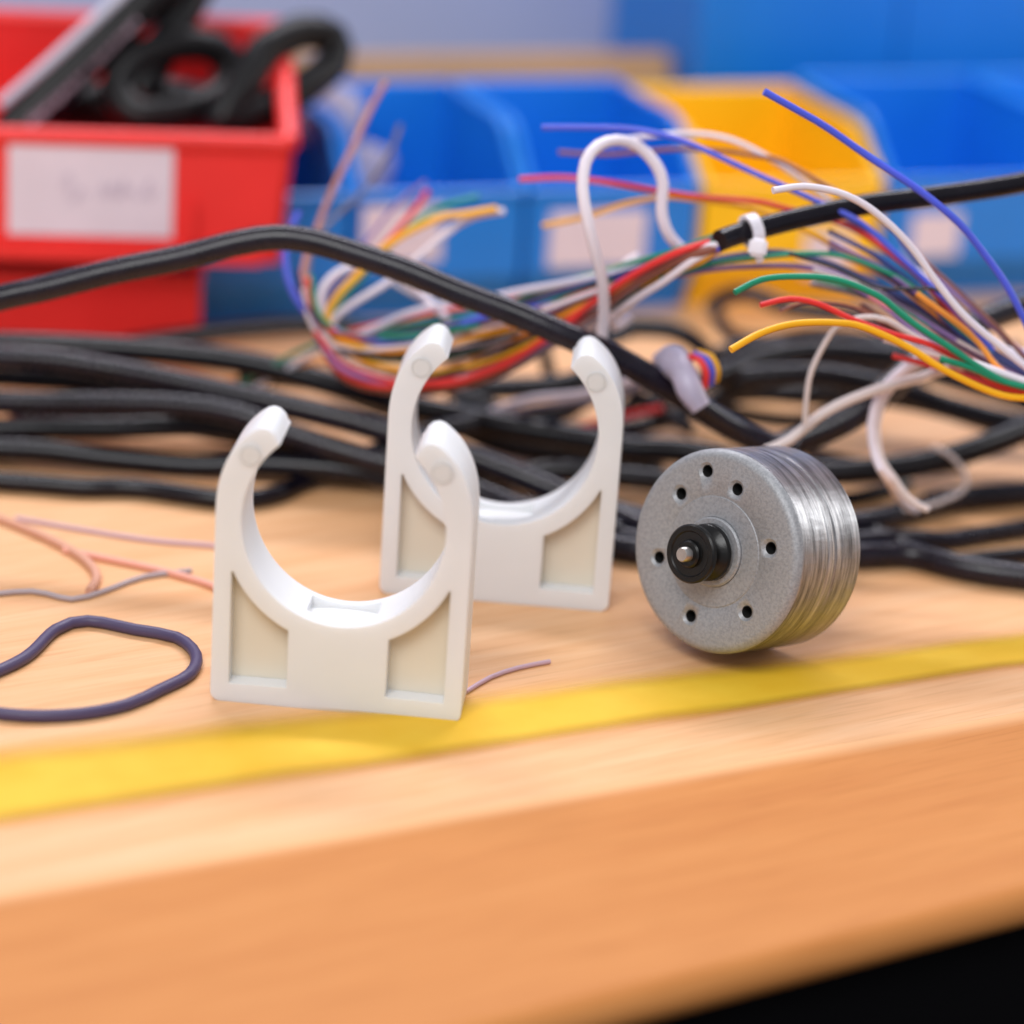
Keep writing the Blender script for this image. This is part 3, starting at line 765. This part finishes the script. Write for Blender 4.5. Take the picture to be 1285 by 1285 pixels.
# --- bundle springing in from the right edge (its sheath is just outside the frame)
bun = empty('wire_bundle', at(1330, 500, .51), 'bundle of stripped coloured wires springing leftwards from the right edge', 'wires')
cable('sheath', [(1300, 486), (1330, 505), (1380, 530), (1440, 550)], (.508, .52), 60, BLK, parent=bun, n=24)
E = lambda dy=0: (1315, 486 + dy)
def wr(col, pts, d, w=8, lab=None): return wl(col, pts, d, w, lab, bun)
wr('blue', [(959, 115), (1000, 138), (1036, 159), (1095, 200), (1155, 240), (1204, 281), (1236, 320), (1264, 360), (1292, 415), (1318, 478)], (.485, .498), 11, 'thick light blue wire reaching highest')
wr('white', [(970, 239), (1008, 234), (1050, 241), (1085, 257), (1120, 285), (1148, 316), (1176, 355), (1211, 397), (1257, 436), (1315, 482)], (.480, .498), 11, 'thick white wire over the black sheath')
wr('white', [(769, 178, .527), (804, 172, .526), (842, 168, .525), (879, 168, .525), (916, 175, .524), (952, 191, .523), (991, 215, .522), (1029, 243, .521), (1060, 266, .52), (1085, 292, .519), (1131, 327, .516), (1173, 356, .512), (1211, 400, .508), (1257, 433, .504), (1315, 482, .50)], .52, 8, 'white wire arching from the white loop')
wr('blue', [(680, 160), (730, 160), (792, 162), (842, 172), (879, 186), (950, 219), (980, 232), (1026, 253), (1078, 278), (1131, 324), (1172, 362), (1215, 405), (1257, 450), (1315, 486)], (.512, .502), 9, 'blue wire reaching far left above the brown one')
wr('brown', [(701, 191), (755, 194), (809, 190), (854, 187), (912, 190), (950, 196), (980, 202), (1022, 225), (1057, 244), (1106, 275), (1155, 323), (1211, 373), (1260, 420), (1315, 483)], (.532, .505), 7)
wr('red', [(652, 225), (705, 223), (755, 228), (829, 240), (879, 247), (950, 253), (980, 260), (1050, 278), (1085, 295), (1120, 320), (1155, 348), (1190, 390), (1225, 428), (1257, 463), (1315, 488)], (.53, .50), 9, 'red wire reaching farthest left')
wr('yellow', [(681, 283), (730, 273), (779, 257), (829, 248), (867, 250), (945, 262), (1015, 292), (1078, 327), (1138, 358), (1190, 393), (1232, 428), (1315, 486)], (.538, .503), 8, 'yellow wire pointing left below the red one')
wr('green', [(922, 367), (955, 351), (998, 347), (1050, 351), (1103, 372), (1138, 400), (1190, 435), (1257, 477), (1315, 492)], (.483, .497), 10)
wr('red', [(954, 383), (991, 375), (1026, 381), (1068, 400), (1120, 419), (1166, 432), (1210, 455), (1257, 484), (1315, 494)], (.488, .499), 9, 'short red wire beneath the green one')
wr('brown', [(978, 391), (1008, 380), (1050, 381), (1085, 391), (1137, 420), (1190, 445), (1257, 480), (1315, 492)], (.498, .502), 6)
wr('yellow', [(917, 439), (955, 418), (998, 406), (1050, 405), (1085, 411), (1138, 435), (1190, 467), (1257, 496), (1315, 500)], (.478, .497), 11, 'bright yellow wire lowest and nearest')
wr('green', [(828, 350, .51), (880, 334, .51), (910, 328, .509), (962, 322, .508), (1005, 318, .508), (1050, 320, .507), (1085, 330, .506), (1138, 355, .505), (1190, 400, .504), (1257, 455, .502), (1315, 486, .50)], .51, 8, 'green wire passing under the sheath')
wr('purple', [(820, 352, .515), (892, 338, .514), (945, 334, .513), (998, 334, .512), (1050, 344, .51), (1103, 369, .508), (1155, 400, .506), (1225, 442, .503), (1257, 460, .502), (1315, 488, .50)], .51, 9)
wr('navy', [(800, 362, .516), (850, 342, .515), (892, 327, .514), (928, 320, .513), (980, 316, .512), (1040, 330, .511), (1110, 362, .509), (1170, 396, .507), (1257, 452, .504), (1315, 486, .50)], .51, 9)
wr('black', [(990, 318), (1050, 337), (1103, 361), (1155, 362), (1183, 367), (1230, 410), (1315, 484)], (.503, .50), 6)
wr('navy', [(1030, 258), (1070, 279), (1103, 300), (1140, 335), (1180, 372), (1225, 410), (1258, 452), (1315, 486)], (.52, .505), 8)
wr('purple', [(1130, 300), (1170, 345), (1205, 375), (1240, 405), (1315, 470)], (.525, .507), 8)
wr('purple', [(1060, 352), (1110, 385), (1160, 425), (1210, 450), (1260, 474), (1315, 490)], (.507, .501), 8)
wr('grey', [(1080, 345), (1130, 378), (1180, 410), (1230, 440), (1315, 484)], (.512, .502), 7)
wr('pink', [(1090, 372), (1150, 405), (1200, 440), (1260, 470), (1315, 490)], (.506, .5), 7)
wr('orange', [(1150, 368), (1200, 405), (1228, 430), (1258, 466), (1315, 490)], (.499, .497), 9)
wr('cream', [(1010, 532, .508), (1012, 500, .506), (1019, 463, .504), (1043, 418, .502), (1060, 405, .50), (1085, 398, .498), (1113, 402, .498), (1148, 422, .499), (1200, 448, .50), (1257, 470, .50), (1315, 490, .50)], .50, 9, 'cream wire hooked over into a downward arch')
wr('white', [(1110, 425), (1160, 440), (1210, 452), (1257, 468), (1315, 488)], (.497, .496), 12, 'stout white wire joining low at right')
wr('red', [(1120, 446), (1180, 462), (1230, 478), (1257, 492), (1315, 498)], (.505, .50), 9, 'red wire under the yellow one at right')
wr('green', [(1180, 450), (1220, 462), (1257, 478), (1315, 492)], (.494, .496), 10, 'pale green wire at the right edge')

random.seed(5)
RB = [[(1040, 300), (1100, 330), (1160, 375), (1220, 425), (1315, 486)],
      [(1020, 345), (1090, 365), (1150, 400), (1220, 440), (1315, 487)],
      [(1080, 395), (1140, 425), (1200, 450), (1260, 475), (1315, 492)]]
for i, col in enumerate(['purple', 'grey', 'brown', 'navy', 'cream', 'purple', 'orange', 'grey', 'red', 'purple', 'green', 'pink', 'navy', 'white']):
    bs = RB[i % 3]; j = random.uniform(-16, 16)
    pts = [(x + random.uniform(-2, 2), y + j * (1 - q / 4.6), .512 + random.uniform(-.003, .003) - .011 * q / 4) for q, (x, y) in enumerate(bs)]
    cable('wire', pts, 0, random.choice([5, 6, 7]), WIRE[col], parent=bun, partlabel=col + ' wire', n=8, step=.0018)

# --- white cables
cable('white_lead', [(752, 470, .52), (754, 430, .518), (758, 391, .514), (755, 347, .508), (745, 309, .504), (737, 274, .502), (731, 237, .502), (735, 203, .503), (750, 183, .505), (774, 176, .508), (800, 183, .51), (822, 205, .511), (832, 230, .512), (830, 260, .513), (835, 286, .514), (850, 308, .516), (880, 330, .52)], .51, 15, WIRE['white'],
      'thick white lead bent into a tall upright loop left of the yellow bin', 'lead')
cable('white_lead', [(790, 398, .53), (772, 410, .528), (770, 388, .526), (778, 340, .526), (800, 322, .528)], .52, 12, WIRE['white'], 'short white lead end poking out behind the foot of the tall loop', 'lead')
GW = 'pale leads lying over the cables at right'
cable('white_lead', [(960, 566), (991, 552), (1020, 528), (1050, 509), (1103, 488), (1155, 474), (1190, 463), (1250, 452), (1330, 450)], .512, 13, WIRE['cream'], 'cream lead lying along the thick black cable right of the motor', 'lead', GW)
cable('white_lead', [(1150, 640, .545), (1130, 626, .54), (1113, 600), (1099, 575), (1093, 533), (1106, 491), (1138, 459), (1175, 443), (1230, 440), (1330, 445)], .515, 11, WIRE['white'], 'white lead curving down like a hook in the gap right of the motor', 'lead', GW)
cable('white_lead', [(1165, 640), (1140, 625), (1122, 600), (1106, 575), (1101, 535), (1113, 496), (1142, 466), (1180, 450), (1235, 447), (1330, 452)], .517, 8, WIRE['cream'], 'thinner cream lead running beside the hooked white lead', 'lead', GW)
cable('white_lead', [(1170, 560), (1190, 570), (1206, 586), (1213, 602), (1208, 616), (1190, 626), (1160, 636), (1130, 640)], .55, 6, WIRE['cream'], 'short pale lead curled on the table near the right edge', 'lead', GW)
cable('white_lead', [(600, 528, .57), (622, 515, .565), (670, 500, .56), (725, 495, .555), (790, 478, .55), (820, 463, .545), (850, 455, .54)], .56, 10, WIRE['white'], 'white lead seen through the second clip running up into the white sleeve', 'lead', 'pale leads entering the white sleeve')
cable('white_lead', [(610, 536, .572), (650, 516, .567), (700, 508, .56), (760, 500, .555), (820, 478, .55), (850, 465, .545)], .56, 10, WIRE['grey'], 'grey lead beside the white one seen through the second clip', 'lead', 'pale leads entering the white sleeve')
cable('red_lead', [(690, 545, .575), (740, 533, .572), (785, 522, .57), (830, 512, .567)], .57, 8, WIRE['red'], 'short red lead low behind the right arm of the second clip', 'lead')

# --- translucent white sleeve with ends of coloured wires
slv = empty('wire_sleeve', at(862, 470, .512), 'cloudy white sleeve wrapped round cable and coloured wire ends', 'sleeve')
SLV = mat('cloudy_sleeve', srgb(196, 188, 210), .35, sss=.5, trans=.25, var=.1, vscale=200)
bm = bmesh.new()
tube(bm, [at(826, 452, .528), at(846, 456, .516), at(858, 470, .512), at(866, 490, .511), at(880, 512, .511)], lambda t: (6 + 15 * math.sin(min(1, t * 1.25) * 2.5) + 2 * math.sin(t * 17)) * .512 / F, 20, step=.0008)
world_child('sleeve_body', bm, SLV, slv)
bm = bmesh.new()
tube(bm, [at(866, 448, .513), at(878, 452, .511), at(886, 468, .511), at(884, 486, .513)], 4.5 * .512 / F, 10)
o_ = world_child('wire_end', bm, WIRE['red'], slv); o_['label'] = 'red wire end'
bm = bmesh.new()
tube(bm, [at(872, 444, .514), at(886, 450, .512), at(894, 466, .512), at(892, 482, .514)], 3.8 * .512 / F, 10)
o_ = world_child('wire_end', bm, WIRE['blue'], slv); o_['label'] = 'blue wire end'
bm = bmesh.new()
tube(bm, [at(876, 441, .515), at(893, 447, .513), at(901, 464, .513), at(899, 478, .515)], 3.2 * .512 / F, 10)
o_ = world_child('wire_end', bm, WIRE['yellow'], slv); o_['label'] = 'yellow wire end'

# --- thin leads lying near the front left of the table
K([(-40, 858), (30, 826), (70, 790), (110, 779), (170, 790), (222, 800), (246, 822), (238, 846), (200, 866), (160, 884), (100, 896), (30, 898), (-40, 890)], 0, 14, 'thin dark purple lead coiled in a flat loop on the bare table at front left', mat('dusky_purple_wire', srgb(74, 64, 96), .45), rest=True, group=None)
GL = 'thin leads strewn at the left'
PALE = {'copper': srgb(216, 160, 134), 'pink': srgb(234, 168, 148), 'purple': srgb(200, 168, 180), 'grey': srgb(166, 152, 156)}
def T(col, pts, w, label): return cable('thin_lead', pts, 0, w, mat('pale_lead_' + col, PALE[col], .5), label, 'lead', GL, rest=True)
T('copper', [(-30, 640), (30, 662), (80, 685), (110, 705), (122, 724), (112, 742)], 11, 'salmon coloured lead bending down at the left edge of the table')
T('pink', [(80, 690), (140, 702), (200, 715), (260, 732), (290, 745)], 9, 'pink lead running towards the left foot of the front clip')
T('purple', [(20, 650), (100, 664), (190, 678), (262, 684), (310, 690)], 6, 'lilac lead stretched level towards the front clip')
T('grey', [(-30, 748), (40, 742), (90, 752), (130, 742), (180, 724), (240, 716)], 7, 'grey lead wavering above the flat dark loop')
T('purple', [(585, 868), (615, 850), (650, 838), (690, 830)], 6, 'short violet lead next to the right foot of the front clip')

# ------------------------------------------------------------------ pipe clips
def arc(cx, cy, r, a0, a1, n):
    return [(cx + r * math.cos(R(a0 + (a1 - a0) * i / n)), cy + r * math.sin(R(a0 + (a1 - a0) * i / n))) for i in range(n + 1)]
def bez(p0, p1, p2, n):
    return [tuple((1 - t) ** 2 * a + 2 * t * (1 - t) * b_ + t * t * c for a, b_, c in zip(p0, p1, p2)) for t in [i / n for i in range(n + 1)]]
foot = onz(420, 893)
SC = 317 * dep(foot) / F / 316           # metres per profile unit
VS = 1.045
THK = .0109
def U(p): return (p[0] * SC, p[1] * SC * VS)
right = arc(146, 12, 12, -90, 0, 6) + [(158, 120)] + bez((158, 245), (158, 318), (110, 349), 14) + [(103, 351), (95, 349), (88.5, 343), (85.5, 336)]
ringp = arc(0, 236, 126, 49.5, -90, 40)
half = right + ringp
left = [(-x, y) for x, y in half[:-1]][::-1]
profile = [U(p) for p in half + left]
bm = bmesh.new(); prism(bm, profile, 'y', 0, THK)
body = link_mesh('clip_body', bm, CLIP)
def cutter(f):
    b_ = bmesh.new(); f(b_); bmesh.ops.recalc_face_normals(b_, faces=b_.faces[:])
    me = bpy.data.meshes.new('cut'); b_.to_mesh(me); b_.free()
    c = bpy.data.objects.new('cut', me); COL.objects.link(c); return c
pocket = [(62, 25), (135.5, 24), (136, 168)] + arc(0, 236, 150, -26.5, -65.5, 14) + [(62.5, 99)]
cuts = []
for s_ in (1, -1):
    pk = [U((s_ * x, y)) for x, y in pocket]
    cuts.append(cutter(lambda b_: prism(b_, pk if s_ == 1 else pk[::-1], 'y', -.002, THK + .002)))
cuts.append(cutter(lambda b_: box(b_, (-44 * SC, THK * .30, 105 * SC * VS), (44 * SC, THK * .86, 140 * SC * VS))))
cuts.append(cutter(lambda b_: box(b_, (-30 * SC, THK * .2, 106 * SC * VS), (-8 * SC, THK * .32, 140 * SC * VS))))
for c in cuts:
    md = body.modifiers.new('b', 'BOOLEAN'); md.operation = 'DIFFERENCE'; md.solver = 'EXACT'; md.object = c
md = body.modifiers.new('bev', 'BEVEL'); md.width = .0005; md.segments = 3; md.limit_method = 'ANGLE'; md.angle_limit = R(40); md.harden_normals = False
md = body.modifiers.new('wn', 'WEIGHTED_NORMAL'); md.keep_sharp = True; md.weight = 90
for p_ in body.data.polygons: p_.use_smooth = True
bake(body, keep=True)
for c in cuts: bpy.data.objects.remove(c, do_unlink=True)
def yrot_frame(o, yaw): return Matrix.Translation(o) @ Matrix.Rotation(yaw, 4, 'Z')
clip = empty('pipe_clip', yrot_frame(foot, R(-3.6)), 'milky white plastic pipe clip standing in front, overlapping the other clip', 'pipe clip', 'open topped white pipe clips')
body.parent = clip
parts = [body]
for s_ in (1, -1):
    bm = bmesh.new()
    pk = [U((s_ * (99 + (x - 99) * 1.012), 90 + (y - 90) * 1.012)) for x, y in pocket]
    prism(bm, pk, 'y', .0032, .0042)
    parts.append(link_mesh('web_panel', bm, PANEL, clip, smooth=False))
    parts[-1]['label'] = 'beige recessed web panel'
    bm = bmesh.new()
    rp_ = 13.5 * SC
    c2 = U((s_ * 117, 316))
    lathe(bm, [(0, -.00022), (rp_ * .80, -.00022), (rp_ * .86, -.00005), (rp_ * .92, -.00022), (rp_, -.00022), (rp_ * 1.04, .0002), (0, .0002)], 40)
    bm.transform(Matrix.Translation((c2[0], 0, c2[1])))
    parts.append(link_mesh('pin_mark', bm, MARK, clip))
foot2 = onz(619, 756)
clip2 = clip.copy(); COL.objects.link(clip2); clip2.matrix_world = yrot_frame(foot2, R(-2.2))
clip2['label'] = 'milky white plastic pipe clip standing behind, its left arm partly covered'
for p in parts:
    c = p.copy(); COL.objects.link(c); c.parent = clip2
print('clip2 width px', 316 * SC * F / dep(foot2), 'depths', dep(foot), dep(foot2))

# ------------------------------------------------------------------ motor
def motor_frame(d0):
    A = at(895.3, 692.4, d0); Bk = at(975.5, 685, d0 + .0141 * d0 / .485)
    a = Bk - A; Lm = a.length; a.normalize()
    up = Vector((0, 0, 1)); zc = (up - a * up.dot(a)).normalized(); xc = a.cross(zc)
    rad = 129 * (d0 + .002) / F
    low = min((A + a * .0015 - zc * rad).z, (A + a * Lm - zc * rad).z)
    return A, a, zc, xc, rad, Lm, low
lo_, hi_ = .40, .60
for _ in range(50):
    mid = (lo_ + hi_) / 2
    if motor_frame(mid)[-1] > 0: lo_ = mid
    else: hi_ = mid
A, a, zc, xc, MR, ML, low = motor_frame(lo_)
print('motor', lo_, MR, ML, low, 'tilt', math.degrees(math.asin(-a.z)))
MM = Matrix(((xc.x, a.x, zc.x, A.x), (xc.y, a.y, zc.y, A.y), (xc.z, a.z, zc.z, A.z), (0, 0, 0, 1)))
motor = empty('electric_motor', MM, 'small round silver motor with black grooved pulley on its shaft', 'motor')
u = MR / 129
fr = 14 * u
prof = [(0, 0), (44 * u, 0), (44.5 * u, -1.2 * u), (69 * u, -1.2 * u), (70 * u, -.2 * u), (71.5 * u, -.2 * u), (72.5 * u, -.9 * u), (117 * u, 0)]
prof += [(117 * u + 12 * u * math.sin(R(t_)), 12 * u - 12 * u * math.cos(R(t_))) for t_ in range(10, 91, 10)]
yy = 12 * u
while yy < ML - 6 * u:
    yy += 2.2 * u
    k_ = yy / ML
    g = 0
    if .44 < k_ < .47: g = .5 * u
    elif .56 < k_ < .585: g = .7 * u
    elif .66 < k_ < .68: g = .4 * u
    prof.append((MR - g, yy))
prof += [(MR, ML - 3 * u), (MR - 3 * u, ML), (60 * u, ML), (0, ML)]
# split face and side so that each can carry its own finish
face = [p for p in prof if p[1] < 12 * u - 1e-9 and p[0] <= 128.9 * u]
bm = bmesh.new(); lathe(bm, prof, 160)
can = link_mesh('motor_can', bm, M_SIDE, motor, angle=50)
can.data.materials.append(M_FACE)
holes = [(853.5, 619.5), (886.5, 591), (924, 614), (966, 688), (936, 768), (865.5, 773), (826, 699.5)]
hc = []
hr = 7.9 * u
mw = motor.matrix_world.copy(); mwi = mw.inverted()
for hx, hy in holes:
    q_ = mwi @ onplane(hx, hy, A, a)
    hc.append((q_.x, q_.z))
cc = []
for cx, cz in hc:
    def f(b_, cx=cx, cz=cz):
        lathe(b_, [(0, -3 * u), (hr * 1.9, -3 * u), (hr, 2.6 * u), (hr, 26 * u), (0, 26 * u)], 28)
        b_.transform(Matrix.Translation((cx, 0, cz)))
    c = cutter(f); c.matrix_world = mw; cc.append(c)
    md = can.modifiers.new('b', 'BOOLEAN'); md.operation = 'DIFFERENCE'; md.solver = 'EXACT'; md.object = c
bpy.context.view_layer.update()
bake(can)
for c in cc: bpy.data.objects.remove(c, do_unlink=True)
for p in can.data.polygons:
    if p.center.y < 10 * u: p.material_index = 1
    if p.center.y > ML - 4 * u: p.material_index = 1
for cx, cz in hc:
    bm = bmesh.new(); lathe(bm, [(hr * .90, 2.4 * u), (hr * .90, 24 * u), (0, 24.5 * u), (0, 25.5 * u), (hr * .99, 25.5 * u), (hr * .99, 2.4 * u), (hr * .90, 2.4 * u)], 24)
    bm.transform(Matrix.Translation((cx, 0, cz)))
    link_mesh('screw_hole_shade', bm, DARK, motor)  # near-black cup lining each cut hole, its inner shade done as colour
# boss, pulley and shaft
bm = bmesh.new(); lathe(bm, [(0, -1 * u), (44 * u, -1.1 * u), (44 * u, -4 * u), (42 * u, -6 * u), (36 * u, -6 * u), (35 * u, -4 * u), (30 * u, -4 * u), (29 * u, -8 * u), (0, -8 * u)], 72)
link_mesh('boss', bm, M_FACE, motor)
bm = bmesh.new()
lathe(bm, [(8 * u, -10 * u), (34 * u, -10 * u), (36 * u, -11.5 * u), (36 * u, -16 * u), (34.5 * u, -18 * u), (22 * u, -24 * u), (21 * u, -28 * u), (22 * u, -34 * u), (35 * u, -41 * u), (37 * u, -43 * u), (37 * u, -48 * u), (35 * u, -50 * u), (29 * u, -50 * u), (27.5 * u, -48.5 * u), (18 * u, -48.5 * u), (17 * u, -50 * u), (17 * u, -53 * u), (15 * u, -55 * u), (9.6 * u, -55 * u), (9.6 * u, -10 * u)], 96)
pul = link_mesh('pulley', bm, PULLEY, motor)
pul['label'] = 'black grooved pulley'
bm = bmesh.new()
lathe(bm, [(0, -9 * u), (9.3 * u, -9 * u), (9.3 * u, -64.5 * u), (7.8 * u, -66.5 * u), (0, -66.5 * u)], 48)
link_mesh('shaft', bm, mat('shaft_steel', (.5, .48, .46, 1), .35, metal=1, var=.12, vscale=600), motor)

# ------------------------------------------------------------------ light
w = bpy.data.worlds.new('World'); sc.world = w; w.use_nodes = True
bg = w.node_tree.nodes['Background']
bg.inputs['Color'].default_value = (.93, .935, 1.0, 1); bg.inputs['Strength'].default_value = .44
def area(name, loc, target, size, power, col, sy=None):
    l = bpy.data.lights.new(name, 'AREA'); l.energy = power; l.color = col
    l.shape = 'RECTANGLE'; l.size = size; l.size_y = sy or size
    o = bpy.data.objects.new(name, l); COL.objects.link(o)
    o.location = loc
    o.rotation_euler = (Vector(target) - Vector(loc)).to_track_quat('-Z', 'Y').to_euler()
    return o
area('cable_highlight_strip', (.0, 1.05, .80), (0, .5, 0), .9, 9, (.97, .94, 1), .10)  # unseen strip lamp added for highlights along the cable tops
area('front_fill_softbox', (-.18, -.30, .85), (0, .5, .02), .6, 8.6, (1, 1, 1), .5)  # unseen lamp added to brighten the bin and clip fronts
xr_ = xc if (M3.inverted() @ xc).x > 0 else -xc
nn = (xr_ * math.cos(R(38)) + zc * math.sin(R(38))).normalized()
mc = A + a * ML * .6 + nn * MR
vv = (CO - mc).normalized()
ll = (nn * 2 * nn.dot(vv) - vv).normalized()
print('window dir', ll)
area('motor_glint_softbox', mc + ll * .7, mc, .16, 1.25, (1, .99, .97), .34)  # unseen lamp added to mirror a bright streak on the motor side

sc.view_settings.view_transform = 'Standard'
sc.view_settings.look = 'None'
sc.view_settings.gamma = 1
sc.view_settings.exposure = 0
sc.render.engine = 'CYCLES'
